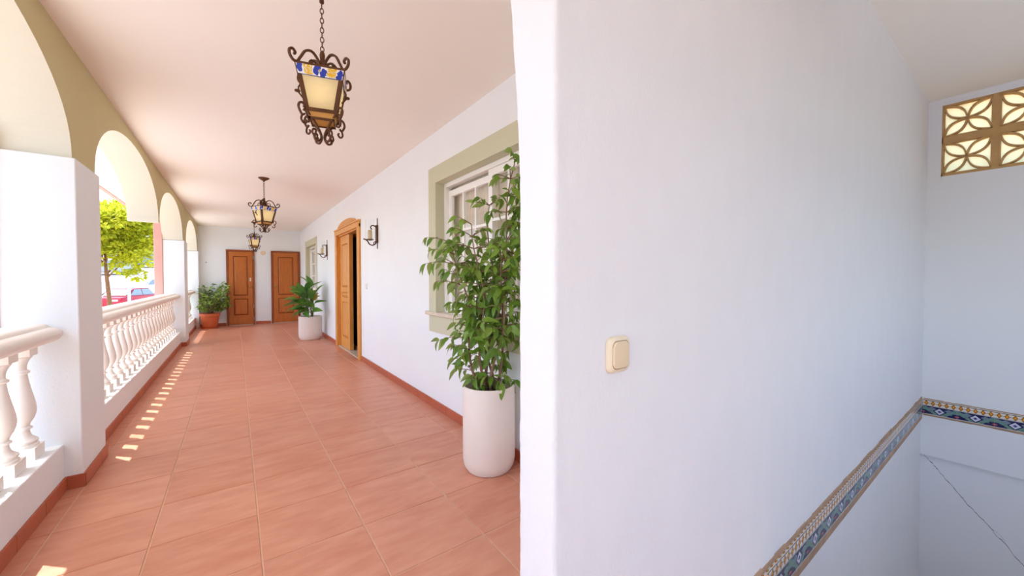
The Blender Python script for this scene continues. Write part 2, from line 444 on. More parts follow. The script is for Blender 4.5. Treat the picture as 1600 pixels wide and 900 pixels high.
# skirting tiles
def skirt(name, lab, runs, h=.078, L=.333):
    e = struct(empty(name, (0, 0, 0)), lab, 'baseboard')
    for (ax, fixed, a, b, sgn) in runs:                  # ax 'y': runs along Y at x=fixed, sticks out towards sgn
        y = a; r = random.Random(int(abs(a*100)))
        while y < b-.01:
            l = min(L*r.choice((1, 1, .5, 1)), b-y)
            if b-(y+l) < .06: l = b-y
            t = .011
            if ax == 'y':
                x0, x1 = sorted((fixed, fixed+sgn*t)); g = B(x0, y+.002, 0, x1, y+l-.002, h)
            else:
                x0, x1 = sorted((fixed, fixed+sgn*t)); g = B(y+.002, x0, 0, y+l-.002, x1, h)
            obj('tile', g, SKIRT, e); y += l
    return e
skirt('baseboard_left', 'terracotta tile skirting along the street side curbs and pillars',
      [('y', -.83, .70, 3.333, 1), ('x', 3.345, -.83, -.745, -1), ('y', -.755, 3.345, 3.838, 1), ('y', -.83, 3.86, 9.235, 1),
       ('x', 9.25, -.83, -.745, -1), ('y', -.755, 9.25, 9.78, 1), ('y', -.83, 9.80, 12.47, 1)])
skirt('baseboard_right', 'terracotta tile skirting along the house wall', [('y', XR, .80, 6.00, -1), ('y', XR, 7.78, YE-.012, -1)])
skirt('baseboard_back', 'terracotta tile skirting under the end wall between doors', [('x', YE, -.755, -.205, -1), ('x', YE, .445, .805, -1)])

# ------------------------------------------------------------------ right wall with openings
WY0, WY1, WZ0, WZ1 = 1.76, 3.34, .93, 2.163
DY0, DY1, DZ = 6.15, 7.62, 2.06
FY0, FY1, FZ0, FZ1 = 9.98, 11.45, .93, 2.10
XB = XR+.25
w = MB()
def wb_(y0, y1, z0, z1): w.box(XR, y0, z0, XB, y1, z1)
wb_(.79, WY0, -.02, ZC); wb_(WY0, WY1, -.02, WZ0); wb_(WY0, WY1, WZ1, ZC)
wb_(WY1, DY0, -.02, ZC); wb_(DY0, DY1, DZ, ZC)
wb_(DY1, FY0, -.02, ZC); wb_(FY0, FY1, -.02, FZ0); wb_(FY0, FY1, FZ1, ZC); wb_(FY1, YE, -.02, ZC)
struct(obj('wall_right', w, WHITE), 'long white house wall with window, wooden door and lamps', 'wall')
struct(obj('wall_back', B(-1.10, YE, -.02, XB, YE+.2, ZC), WHITE), 'white end wall holding two wooden doors', 'wall')

def window(name, lab, y0, y1, z0, z1, tw, sashes, cols, rows):
    e = struct(empty(name, (XR, (y0+y1)/2, z0)), lab, 'window')
    ox, oy, oz = XR, (y0+y1)/2, z0
    def b(*a): return B(a[0]-ox, a[1]-oy, a[2]-oz, a[3]-ox, a[4]-oy, a[5]-oz)
    # painted surround, mitred into one piece, and the reveal lining
    g = MB(); X0, X1 = -.012, 0
    g.box(X0, y1-oy, z0-oz-.19, X1, y1+tw-oy, z1+tw-oz); g.box(X0, y0-tw-oy, z0-oz-.19, X1, y0-oy, z1+tw-oz)
    g.box(X0, y0-oy, z1-oz, X1, y1-oy, z1+tw-oz); g.box(X0, y0-oy, z0-oz-.19, X1, y1-oy, z0-oz-.03)
    obj('surround', g, SAGE, e)
    g = MB(); D = .085
    g.box(X0, y1-oy-.006, 0, D, y1-oy, z1-oz); g.box(X0, y0-oy, 0, D, y0-oy+.006, z1-oz); g.box(X0, y0-oy, z1-oz-.006, D, y1-oy, z1-oz)
    obj('reveal', g, SAGE, e)
    obj('window_sill', b(XR-.035, y0-tw-.05, z0-.03, XR+.09, y1+tw+.05, z0+.004), MARBLE, e, bevel=.004)
    fx0, fx1 = XR+.078, XR+.135; t = .045
    g = MB()
    for q in ((fx0, y0+.006, z0+.004, fx1, y0+t, z1-.006), (fx0, y1-t, z0+.004, fx1, y1-.006, z1-.006), (fx0, y0+t, z1-t, fx1, y1-t, z1-.006), (fx0, y0+t, z0+.004, fx1, y1-t, z0+.035)):
        g.box(q[0]-ox, q[1]-oy, q[2]-oz, q[3]-ox, q[4]-oy, q[5]-oz)
    obj('window_frame', g, GLASSF, e, bevel=.003)
    ya, yb = y0+t, y1-t; sw = (yb-ya)/sashes
    for i in range(sashes):
        a, c = ya+i*sw-.012*(i > 0), ya+(i+1)*sw+.012*(i < sashes-1)
        sx = XR+.088+(.022 if i % 2 else 0); za, zb = z0+.037, z1-t-.003-(.03 if i % 2 else 0)
        s = empty('sash', (sx-ox, 0, 0)); s.parent = e; g = MB(); st = .055; w2 = .022
        def sb(ya_, za_, yb_, zb_, d0=0, d1=.03): g.box(d0, ya_-oy, za_-oz, d1, yb_-oy, zb_-oz)
        sb(a, za, a+st, zb); sb(c-st, za, c, zb); sb(a+st, zb-st, c-st, zb); sb(a+st, za, c-st, za+st)
        py0, py1, pz0, pz1 = a+st, c-st, za+st, zb-st
        for k in range(1, cols): y = py0+(py1-py0)*k/cols; sb(y-w2/2, pz0, y+w2/2, pz1, .004, .026)
        for k in range(1, rows): z = pz0+(pz1-pz0)*k/rows; sb(py0, z-w2/2, py1, z+w2/2, .003, .027)
        obj('sash_frame', g, GLASSF, s)
        for r_ in range(rows):
            for k in range(cols):
                u0 = py0+(py1-py0)*k/cols; u1 = py0+(py1-py0)*(k+1)/cols; v0 = pz0+(pz1-pz0)*r_/rows; v1 = pz0+(pz1-pz0)*(r_+1)/rows
                obj('pane', B(.013, u0-oy, v0-oz, .016, u1-oy, v1-oz), GLASS, s)
    n = 60; g = MB()
    for i in range(n):
        f = lambda k: (XR+.185+.012*math.sin(k*1.45)+.006*math.sin(k*.6)-ox)
        A, C = y0+(y1-y0)*i/n-oy, y0+(y1-y0)*(i+1)/n-oy
        g.poly([(f(i), A, .01), (f(i+1), C, .01), (f(i+1), C, z1-oz), (f(i), A, z1-oz)])
    obj('curtain', g, CURT, e, smooth=True)
    return e
window('window_1', 'large white sliding window with sage surround behind the tall weeping fig', WY0, WY1, WZ0, WZ1, .15, 2, 3, 3)
window('window_2', 'small far white window with sage surround near the end wall', FY0, FY1, FZ0, FZ1, .15, 2, 2, 3)
# rooms behind the openings
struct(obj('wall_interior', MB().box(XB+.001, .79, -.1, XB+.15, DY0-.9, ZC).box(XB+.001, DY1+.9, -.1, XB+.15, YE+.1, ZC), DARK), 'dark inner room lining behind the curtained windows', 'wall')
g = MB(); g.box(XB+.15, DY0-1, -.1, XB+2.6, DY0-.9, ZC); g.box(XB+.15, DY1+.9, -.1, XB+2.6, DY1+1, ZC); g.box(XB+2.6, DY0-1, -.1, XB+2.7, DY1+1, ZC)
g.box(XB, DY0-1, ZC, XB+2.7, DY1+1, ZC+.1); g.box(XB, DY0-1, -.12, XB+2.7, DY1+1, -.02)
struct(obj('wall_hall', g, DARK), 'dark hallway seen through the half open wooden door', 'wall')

# ------------------------------------------------------------------ doors
def panel_geo(y0, y1, z0, z1):
    """raised and fielded panel, local: face at x=0 looking -x"""
    g = MB(); a = .03
    o = [(0, y0, z0), (0, y1, z0), (0, y1, z1), (0, y0, z1)]
    i1 = [(.014, y0+.016, z0+.016), (.014, y1-.016, z0+.016), (.014, y1-.016, z1-.016), (.014, y0+.016, z1-.016)]
    i2 = [(-.002, y0+.04, z0+.04), (-.002, y1-.04, z0+.04), (-.002, y1-.04, z1-.04), (-.002, y0+.04, z1-.04)]
    for A, C in ((o, i1), (i1, i2)):
        g.m = 1 if A is o else 0  # outer slope takes the wood with recess shade painted in
        for k in range(4): g.poly([A[k], A[(k+1) % 4], C[(k+1) % 4], C[k]])
    g.m = 0; g.poly(i2); return g
def leaf_parts(e, y0, y1, z0, z1, panels, mat, th=.04, groove=None):
    """door leaf whose front face is x=0; panels: list of (z0,z1)"""
    st = .095*(y1-y0)/.6+.02; g = MB()
    zs = [z0]+[v for p in panels for v in p]+[z1]
    g.box(0, y0, z0, th, y0+st, z1); g.box(0, y1-st, z0, th, y1, z1)
    for k in range(0, len(zs), 2): g.box(0, y0+st, zs[k], th, y1-st, zs[k+1])
    g.box(.02, y0+st, z0+.05, th-.005, y1-st, z1-.05)
    l = obj('door_leaf', g, mat, e)
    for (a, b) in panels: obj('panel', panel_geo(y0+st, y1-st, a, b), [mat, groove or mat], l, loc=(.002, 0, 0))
    return l
def handle(parent, x, y, z, side, m=BRASS):
    g = MB(); g.box(x-.006, y-.02, z-.10, x, y+.02, z+.10)
    g.tube([(x, y, z+.03), (x-.045, y, z+.03), (x-.05, y+side*.02, z+.03), (x-.048, y+side*.11, z+.028)], .009, 8)
    obj('door_handle', g, m, parent, smooth='auto')

d3 = struct(empty('door_1', (XR, (DY0+DY1)/2, 0)), 'half open honey pine double door with arched pediment in the house wall', 'door')
oy = (DY0+DY1)/2
g = MB(); cw = .125
g.box(-.03, DY0-cw-oy, 0, 0, DY0-oy+.01, DZ+.04)
g2 = MB().box(-.03, DY1-oy-.01, 0, 0, DY1+cw-oy, DZ+.04)
obj('casing', g, PINE, d3, bevel=.004); obj('casing', g2, PINE, d3, bevel=.004)
obj('header', MB().box(-.034, DY0-cw-oy, DZ-.01, 0, DY1+cw-oy, DZ+.075).box(-.045, DY0-cw-oy-.01, DZ+.075, 0, DY1+cw-oy+.01, DZ+.098), PINE, d3, bevel=.003)
pp = [(-.62, 2.158)]+[(.62*math.cos(PI-PI*i/20), 2.158+.105*math.sin(PI*i/20)) for i in range(1, 20)]+[(.62, 2.158)]
obj('pediment', MB().prism(pp, 0, -.03, 0), PINE, d3, bevel=.004)
pq = [(-.52, 2.17)]+[(.52*math.cos(PI-PI*i/20), 2.17+.07*math.sin(PI*i/20)) for i in range(1, 20)]+[(.52, 2.17)]
obj('pediment_field', MB().prism(pq, 0, -.038, -.028), PINE, d3, bevel=.004)
g = MB(); g.box(0, DY0-oy, 0, .25, DY0-oy+.03, DZ); g.box(0, DY1-oy-.03, 0, .25, DY1-oy, DZ); g.box(0, DY0-oy, DZ-.03, .25, DY1-oy, DZ)
obj('jamb_lining', g, PINE, d3)
obj('threshold', B(-.01, DY0-oy, 0, .25, DY1-oy, .015), MARBLE, d3)
L1 = leaf_parts(d3, 0, .68, .02, DZ-.035, [(.20, .84), (.92, 1.02), (1.10, 1.88)], PINE, .06, PINE_SHADE); L1.location = (.035, DY1-oy-.03-.68, 0)
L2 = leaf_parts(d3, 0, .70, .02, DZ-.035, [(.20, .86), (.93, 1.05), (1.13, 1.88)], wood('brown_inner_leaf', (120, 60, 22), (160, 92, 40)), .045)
L2.location = (.10, DY0-oy+.035, 0); L2.rotation_euler = (0, 0, -R(86))


def end_door(name, lab, x0, x1, z1, hinge, mat, fmat):
    e = struct(empty(name, ((x0+x1)/2, YE, 0)), lab, 'door'); h = (x1-x0)/2; fw = .045
    g = MB(); g.box(-h, -.042, 0, -h+fw, .0, z1); g.box(h-fw, -.042, 0, h, 0, z1); g.box(-h+fw, -.042, z1-fw, h-fw, 0, z1)
    obj('door_frame', g, fmat, e, bevel=.003)
    
    # leaf built facing -x then turned to face -y
    y0, y1 = -h+fw+.006, h-fw-.006
    l = leaf_parts(e, -y1, -y0, .02, z1-fw-.006, [(.27, .715), (.80, z1-.17)], mat, .030, OAK_SHADE)
    l.rotation_euler = (0, 0, R(90)); l.location = (0, -.032, 0)
    obj('threshold', B(-h+.03, -.03, 0, h-.03, 0, .014), MARBLE, e)
    s = 1 if hinge == 'left' else -1
    kx = s*(h-fw-.055)
    g = MB(); g.lathe([(.0, 0), (.028, 0), (.028, .006), (.012, .010), (.012, .03), (.026, .038), (.026, .052), (.012, .06), (.0, .06)], n=14, cap=False)
    k = obj('door_knob', g, BRASS, e, smooth=True, loc=(kx, -.032, 1.04), rot=(R(90), 0, 0))
    if s == 1:
        k2 = obj('lock_plate', B(-.018, -.006, -.05, .018, 0, .05), plain('pale_lock', (226, 214, 190), .4), e, loc=(kx, -.032, 1.24), bevel=.003)
        for z in (.12, .45, 1.80): obj('hinge', MB().lathe([(.009, 0), (.009, .09)], n=8), STEEL, e, loc=(h-.03, -.048, z))
    return e
end_door('door_2', 'left varnished oak door in the end wall with a pale lock plate', -.195, .435, 2.045, 'left', OAK, OAKD)
end_door('door_3', 'right varnished oak door in the end wall behind the broad leaved plant', .82, 1.535, 2.055, 'right', OAK, OAKD)

# round box, hook on the end wall
o = obj('round_wall_cover', MB().lathe([(.06, 0), (.06, .010), (.052, .018), (.0, .021)], n=28, cap=False), BEIGE, smooth='auto', loc=(.637, YE-.0005, 1.985), rot=(R(90), 0, 0))
tag(o, 'round beige junction box cover on the end wall between the oak doors', 'wall cover')
o = obj('wall_hook', MB().lathe([(.018, 0), (.018, .004), (.006, .006), (.006, .03), (.012, .034), (.0, .036)], n=10, cap=False), STEEL, smooth='auto', loc=(-.61, YE-.0005, 1.69), rot=(R(90), 0, 0))
tag(o, 'tiny grey hook on the end wall above the terracotta pot plant', 'hook')

# ------------------------------------------------------------------ partition with rough corner
PX, PY0, PY1 = .595, .65, .785
ZS = 3.06
import mathutils.noise as mn
path = []
x = 1.60
while x > .72: path.append((x, PY0, 0)); x -= .07
x = .72
while x > PX+.016: path.append((x, PY0, 0)); x -= .009
for i in range(7):
    a = PI/2*i/6; path.append((PX+.014-.014*math.sin(a), PY0+.014-.014*math.cos(a), 0))
y = PY0+.022
while y < PY1-.02: path.append((PX, y, (y-PY0)/(PY1-PY0))); y += .012
for i in range(5):
    a = PI/2*i/4; path.append((PX+.010-.010*math.cos(a), PY1-.010+.010*math.sin(a), 1))
for x in (.62, .66, .75, .95, 1.25, 1.60): path.append((x, PY1, 1))
vs, fs = [], []; nz = 230; n = len(path)
for j in range(nz+1):
    z = -.02+j*(ZS+.02)/nz; fl_ = .030*max(0, (z-1.45)/.49)**1.4
    for (x, y, t) in path:
        k = math.exp(-((max(0, x-PX))/.07)**2)*math.exp(-((y-PY0)/.05)**2)
        k2 = math.exp(-((max(0, x-PX))/.03)**2)*math.exp(-((y-PY1)/.03)**2)
        q = Vector((x*14, y*14, z*9)); d1 = mn.fractal(q*2.2, 1.0, 2.0, 4)
        chip = max(0, mn.noise(Vector((3, 1, z*11)))-.25)*.010 + max(0, mn.noise(Vector((9, 7, z*34)))-.3)*.006
        dx = .0022*d1+k*(chip+.002*mn.noise(Vector((0, 0, z*40))))+k2*.0015*mn.noise(Vector((5, 0, z*60)))
        dy = k*(chip*.8)+.0016*d1*(1 if t < .02 else 0)
        vs.append((x+dx-(fl_*t if x < .9 else 0), y+dy, z))
for j in range(nz):
    for i in range(n-1):
        a = j*n+i; fs.append((a, a+1, a+1+n, a+n))
me = bpy.data.meshes.new('wall_partition'); me.from_pydata(vs, [], fs); me.materials.append(STUCCO)
for p in me.polygons: p.use_smooth = True
wp = struct(put('wall_partition', me), 'big white stucco partition wall facing the camera with a chipped corner', 'wall')
bm = bmesh.new(); bm.from_mesh(me); bmesh.ops.recalc_face_normals(bm, faces=bm.faces); bm.to_mesh(me); bm.free()
XE = 5.79
obj('lower_wall', B(1.60, PY0, -.16, XE+.2, PY1, ZS), STUCCO, wp)
obj('stairwell_wall', B(.60, PY0, -3.6, XE+.2, PY1, -.161), STUCCO, wp)

# ------------------------------------------------------------------ stairwell
ys0 = -2.2
g = MB(); OY0, OY1, OZ0, OZ1 = -.85, .556, 2.285, 2.995
g.box(XE, ys0, -.585, XE+.2, PY0, OZ0); g.box(XE, ys0, OZ1, XE+.2, PY0, ZS); g.box(XE, OY1, OZ0, XE+.2, PY0, OZ1); g.box(XE, ys0, OZ0, XE+.2, OY0, OZ1)
g.box(XE+.10, ys0, -.60, XE+.2, PY0, -.5851); g.box(XE+.04, ys0, -3.6, XE+.2, PY0, -.597)
we = struct(obj('wall_stair_end', g, plain('stair_plaster', (228, 231, 236), .85, spec=.15, var=.01, nscale=2, bs=.15, bscale=80)), 'white stairwell end wall with breeze blocks above and a crack below', 'wall')
cr = [(.632, -.60), (.60, -.63), (.565, -.672), (.53, -.715), (.517, -.742), (.498, -.757), (.47, -.80), (.43, -.842), (.40, -.888), (.355, -.942), (.33, -.985), (.29, -1.02), (.25, -1.07), (.205, -1.115), (.174, -1.154), (.15, -1.20), (.12, -1.222), (.079, -1.267), (.05, -1.325), (.02, -1.36), (-.013, -1.393), (-.10, -1.46), (-.16, -1.53)]
def crack(pts, wdt, seed):
    r = random.Random(seed); P = []
    for (a, b), (c, d) in zip(pts, pts[1:]):
        for k in range(4): t = k/4; P.append((a+(c-a)*t+r.uniform(-.003, .003), b+(d-b)*t+r.uniform(-.003, .003)))
    P.append(pts[-1]); g = MB()
    W = [wdt*r.uniform(.4, 1.3) for _ in P]
    for i in range(len(P)-1):
        (a, b), (c, d) = P[i], P[i+1]; X = XE+.0393
        g.poly([(X, a, b+W[i]), (X, a, b-W[i]), (X, c, d-W[i+1]), (X, c, d+W[i+1])])
    return g
obj('crack', crack(cr, .0036, 1), BLK, we)
obj('crack', crack([(.18, -1.15), (.14, -1.165), (.105, -1.21), (.09, -1.25)], .0012, 2), BLK, we)
struct(obj('ceiling_stair', MB().box(.60, ys0, ZS, XE+.2, PY1, ZS+.15).box(.52, ys0, ZC+.001, .60, PY0, ZS), CEIL), 'higher white ceiling over the stairwell', 'ceiling')
g = MB(); k = 0; x = 1.80
while x < XE: g.box(x, -.55, -.17*(k+1)-.9, x+.29, PY0-.001, -.17*(k+1)-.2); x += .29; k += 1
struct(obj('floor_stairs', g, PAVE), 'stair flight going down along the stucco wall', 'stairs')
struct(obj('wall_front', MB().box(-1.16, YS-.2, -.02, -.45, YS, ZC+.1).box(.35, YS-.2, -.02, .60, YS, ZC+.1).box(-.45, YS-.2, 2.1, .35, YS, ZC+.1).box(.60, YS-.2, -3.6, XE+.2, YS, .95).box(.60, YS-.2, 2.65, XE+.2, YS, ZS).box(.60, YS-.2, .95, 1.0, YS, 2.65).box(5.0, YS-.2, .95, XE+.2, YS, 2.65), WHITE), 'white wall behind the camera with openings added for sky light', 'wall')  # out of view; door and stairwell openings added and sized to let in sky light
# breeze block window
bw = struct(empty('window_3', (XE, 0, OZ0)), 'pierced breeze block window glowing amber high in the stairwell', 'window')
def block_mesh():
    g = MB(); D = .07; H = .31; W = .309; t = .0065; m = .008
    def P(u, v): return (u*W/2, v*H/2)
    for s in (-1, 1):
        g.box(0, -W/2, s*H/2-(m if s > 0 else 0), D, W/2, s*H/2+(m if s < 0 else 0)); g.box(0, s*W/2-(m if s > 0 else 0), -H/2, D, s*W/2+(m if s < 0 else 0), H/2)
    N = 9
    for su in (-1, 1):
        for sv in (-1, 1):
            for side in (-1, 1):
                pts = []
                for i in range(N+1):
                    s_ = i/N; bul = .44*math.sin(PI*s_)*side
                    u = su*(s_-bul*.5*1); v = sv*(s_+bul*.5)
                    pts.append(P(u*.97, v*.97))
                for (a, b), (c, d) in zip(pts, pts[1:]):
                    L = math.hypot(c-a, d-b) or 1; nx, ny = -(d-b)/L*t, (c-a)/L*t
                    i = len(g.v)
                    for X in (0, D): g.v += [(X, a+nx, b+ny), (X, c+nx, d+ny), (X, c-nx, d-ny), (X, a-nx, b-ny)]
                    for q in ((0, 1, 2, 3), (7, 6, 5, 4), (0, 4, 5, 1), (2, 6, 7, 3)):
                        g.f.append(tuple(i+k for k in q)); g.mi.append(0)
    return g.mesh('breeze_block', BLOCKM)
BB = block_mesh(); PB = B(.05, -.15, -.15, .056, .15, .15).mesh('pane', YPANE)
ycs = [.547-.1545-i*.352 for i in range(4)]; zcs = [.02+.155, .02+.155+.37]
for yc in ycs:
    for zc in zcs:
        b_ = put('breeze_block', BB, bw, (.0, yc, zc)); put('pane', PB, b_)
g = MB(); m_ = BLOCKM
g.box(.004, OY0, 0, .07, OY1, .02); g.box(.004, OY0, .33, .07, OY1, .39); g.box(.004, OY0, .70, .07, OY1, OZ1-OZ0)
for i in range(4): y_ = ycs[i]-.1545; g.box(.003, y_-.043, .0, .071, y_, OZ1-OZ0)
g.box(.004, .547, 0, .07, OY1, OZ1-OZ0)
obj('mortar_grid', g, m_, bw)

# azulejo border band
bd = tag(empty('tile_border', (XE, PY0, 0)), 'blue, green and ochre painted tile border band along the stairwell walls', 'tile border')
TP = .232
def az(w_, z0, z1, mat, nm):
    g = MB(); t = .008
    g.box(0, -t, z0, w_, 0, z1)                       # local: along x, facing -y
    me = None; f = len(g.f)
    g.poly([(0, -t-.0004, z0), (w_, -t-.0004, z0), (w_, -t-.0004, z1), (0, -t-.0004, z1)], [(0, 0), (1, 0), (1, 1), (0, 1)])
    # uv for the box faces too
    me = g.mesh(nm, mat, recalc=False); return me
A1 = az(TP-.0015, -.058, -.002, AZT, 'tile'); A2 = az(TP-.0015, -.152, -.061, AZM, 'tile')
n1 = int((XE-1.45)/TP)
for k in range(n1+1):
    for A in (A1, A2): put('tile', A, bd, (-TP*(k+1), -.004, 0))
for k in range(12):
    for A in (A1, A2): put('tile', A, bd, (-.0045, -.012-TP*k, 0), (0, 0, -R(90)))
def mort(z0, z1, out, seed, wav, L=4.6):
    r = random.Random(seed); g = MB(); x = -L
    while x < -.002:
        l = min(r.uniform(.05, .16), -x-.001); a, c = r.uniform(-wav, wav), r.uniform(-wav, wav)
        g.prism([(-.0005, z0+a), (-out, z0+.004), (-out, z1), (-.0005, z1)] if z0 < -.1 else [(-.0005, z0), (-out, z0), (-out, z1-.004), (-.0005, z1+a)], 0, x, x+l); x += l
    return g
obj('mortar_bed', mort(-.215, -.153, .006, 3, .006), MORTAR, bd)
obj('mortar_bed', mort(-.001, .022, .004, 4, .006), MORTAR, bd)
o = obj('mortar_bed', mort(-.172, -.153, .004, 5, .003, 2.8), MORTAR, bd); o.rotation_euler = (0, 0, -R(90)); o.location = (-.0005, -2.815, 0)
o = obj('mortar_bed', mort(-.001, .008, .003, 6, .002, 2.8), MORTAR, bd); o.rotation_euler = (0, 0, -R(90)); o.location = (-.0005, -2.815, 0)

# light switches
def switch(name, lab, loc, rz, w_, h_, mf, mr):
    e = tag(empty(name, loc, rz), lab, 'light switch')
    def rr(w, h, r, n=6):
        out = []
        for cx, cz, a0 in ((w-r, h-r, 0), (-w+r, h-r, 90), (-w+r, -h+r, 180), (w-r, -h+r, 270)):
            for i in range(n+1): a = R(a0+90*i/n); out.append((cx+r*math.cos(a), cz+r*math.sin(a)))
        return out
    def shell(layers, m, nm):
        g = MB(); n = None
        for (w, h, r, y) in layers:
            pts = rr(w, h, r); n = len(pts); g.v += [(p[0], y, p[1]) for p in pts]
        for j in range(len(layers)-1):
            for k in range(n): g.f.append((j*n+k, j*n+(k+1) % n, (j+1)*n+(k+1) % n, (j+1)*n+k)); g.mi.append(0)
        j = len(layers)-1; g.f.append(tuple(j*n+k for k in range(n))); g.mi.append(0)
        return obj(nm, g, m, e, smooth='auto')
    a, b, r = w_/2, h_/2, w_*.22
    shell([(a, b, r, 0), (a, b, r, -.006), (a-.003, b-.003, r, -.011), (a-.010, b-.010, r*.9, -.014), (a-.0105, b-.0105, r*.9, -.008)], mf, 'plate')
    shell([(a-.0122, b-.0122, r*.85, -.006), (a-.0122, b-.0122, r*.85, -.015), (a-.015, b-.015, r*.8, -.0185), (a-.03, b-.03, r*.4, -.0195)], mr, 'rocker')
    return e
switch('light_switch', 'aged beige rocker light switch on the big stucco wall', (.820, PY0-.001, 1.046), 0, .088, .096, BEIGED, BEIGE)
switch('light_switch', 'small white light switch right of the pine door', (XR, 5.72, 1.147), -R(90), .085, .085, WPLAST, WPLAST)

# ------------------------------------------------------------------ lanterns
def spiral(cx, cz, r0, a0, turns, n, shrink=.25, d=1):
    return [(cx+(r0*(1-(1-shrink)*i/n))*math.cos(a0+d*turns*2*PI*i/n), cz+(r0*(1-(1-shrink)*i/n))*math.sin(a0+d*turns*2*PI*i/n)) for i in range(n+1)]
def bez(p, n=10):
    """Catmull-Rom through 2D points"""
    out = []; q = [p[0]]+list(p)+[p[-1]]
    for i in range(1, len(q)-2):
        for k in range(n):
            t = k/n; f = lambda a, b, c, d: .5*((2*b)+(-a+c)*t+(2*a-5*b+4*c-d)*t*t+(-a+3*b-3*c+d)*t**3)
            out.append((f(q[i-1][0], q[i][0], q[i+1][0], q[i+2][0]), f(q[i-1][1], q[i][1], q[i+1][1], q[i+2][1])))
    out.append(p[-1]); return out
TOPW, BOTW, BH = .096, .064, .176
def lantern_meshes():
    M = {}
    # iron frame: corner bars + rims
    g = MB()
    for sx, sy in ((1, 1), (1, -1), (-1, 1), (-1, -1)):
        a = Vector((sx*TOPW, sy*TOPW, 0)); b = Vector((sx*BOTW, sy*BOTW, -BH))
        for ax in (0, 1):                              # L section: two flats
            t = Vector((-sx*.016, 0, 0)) if ax == 0 else Vector((0, -sy*.016, 0)); nrm = Vector((0, sy*.003, 0)) if ax == 0 else Vector((sx*.003, 0, 0))
            i = len(g.v)
            for P in (a, b):
                g.v += [tuple(P-nrm), tuple(P+t-nrm), tuple(P+t+nrm), tuple(P+nrm)]
            for q in ((0, 1, 2, 3), (7, 6, 5, 4), (0, 4, 5, 1), (1, 5, 6, 2), (2, 6, 7, 3), (3, 7, 4, 0)): g.f.append(tuple(i+k for k in q)); g.mi.append(0)
    for (h, z, t) in ((TOPW, 0, .006), (BOTW+.001, -BH, .011)):
        for s in (-1, 1): g.box(-h-.002, s*h-.003, z-t, h+.002, s*h+.003, z+.003); g.box(s*h-.003, -h-.002, z-t, s*h+.003, h+.002, z+.003)
    for s in (-1, 1):                                  # cap cross bars up to the hub
        g.tube([(-s*TOPW, -TOPW, .0), (0, 0, .03), (s*TOPW, TOPW, 0)], .003, 5)
    M['frame'] = g.mesh('frame', IRON)
    # glass
    g = MB(); f = lambda z: TOPW+(BOTW-TOPW)*(-z/BH)-.003
    zt, zb = -.004, -BH+.004; a, b = f(zt), f(zb)
    M['pane'] = MB(); p = M['pane']; p.poly([(-a, -a, zt), (-b, -b, zb), (b, -b, zb), (a, -a, zt)]); M['pane'] = p.mesh('glass_pane', LAMPG, recalc=False)
    g = MB(); zb = -.047; a, b = f(0)+.006, f(zb)+.006
    a2, b2 = a-.004, b-.004
    g.poly([(-a2, -a, -.001), (-b2, -b, zb), (b2, -b, zb), (a2, -a, -.001)], [(0, 1), (0, 0), (1, 0), (1, 1)])
    g.poly([(-a2, -a+.004, -.001), (-b2, -b+.004, zb), (b2, -b+.004, zb), (a2, -a+.004, -.001)][::-1])
    M['band'] = g.mesh('painted_tile_band', LBAND, recalc=False)
    # bottom tray
    t = MB(); c, d = BOTW-.004, BOTW-.016
    t.v += [(-c, -c, -BH), (c, -c, -BH), (c, c, -BH), (-c, c, -BH), (-d, -d, -BH-.035), (d, -d, -BH-.035), (d, d, -BH-.035), (-d, d, -BH-.035)]
    for q in ((0, 1, 5, 4), (1, 2, 6, 5), (2, 3, 7, 6), (3, 0, 4, 7), (4, 5, 6, 7)): t.f.append(q); t.mi.append(0)
    M['tray'] = t.mesh('amber_tray', AMBER)
    g = MB()
    for s in (-1, 1): g.box(-d-.003, s*d-.003, -BH-.040, d+.003, s*d+.003, -BH-.030); g.box(s*d-.003, -d-.003, -BH-.040, s*d+.003, d+.003, -BH-.030)
    M['tray_rim'] = g.mesh('tray_rim', IRON)
    # scrolls in the radial plane (r,z)
    def rad(pts, r=.0052): return [(x, 0, z) for x, z in pts], r
    rc = TOPW*1.414
    top = bez([(.012, .035), (.022, .062), (.052, .083), (.085, .070), (.108, .034), (.126, .005), (.145, .002), (.160, .018), (.160, .038), (.146, .047), (.135, .038), (.139, .028)])
    inn = bez([(.014, .004), (.030, .040), (.055, .045), (.066, .028), (.056, .012), (.044, .018), (.046, .027)])
    g = MB(); g.tube([(x, 0, z) for x, z in top], .0056, 6, flat=1.3); g.tube([(x, 0, z) for x, z in inn], .0042, 6, flat=1.2)
    M['top_scroll'] = g.mesh('top_scroll', IRON, True)
    bot = bez([(.098, -BH-.016), (.090, -BH-.002), (.100, -BH+.014), (.116, -BH+.010), (.122, -BH-.010), (.106, -BH-.036), (.094, -BH-.030)])
    b2 = bez([(.098, -BH+.004), (.080, -BH-.012), (.050, -BH-.040), (.016, -BH-.082), (.010, -BH-.108), (.026, -BH-.124), (.044, -BH-.116), (.044, -BH-.100), (.034, -BH-.098)])
    b3 = bez([(.044, -BH-.112), (.056, -BH-.095), (.050, -BH-.078), (.038, -BH-.082), (.040, -BH-.092)])
    b4 = bez([(.104, -BH-.034), (.110, -BH-.056), (.098, -BH-.070), (.084, -BH-.062), (.088, -BH-.052)])
    g = MB()
    for q, r_ in ((bot, .0048), (b2, .0052), (b3, .004), (b4, .0042)): g.tube([(x, 0, z) for x, z in q], r_, 6, flat=1.25)
    M['bottom_scroll'] = g.mesh('bottom_scroll', IRON, True)
    g = MB(); g.lathe([(.004, .115), (.009, .108), (.012, .095), (.010, .075), (.013, .055), (.016, .035), (.016, .0), (.006, -.006)], n=10)
    M['hub'] = g.mesh('hub', IRON, 'auto')
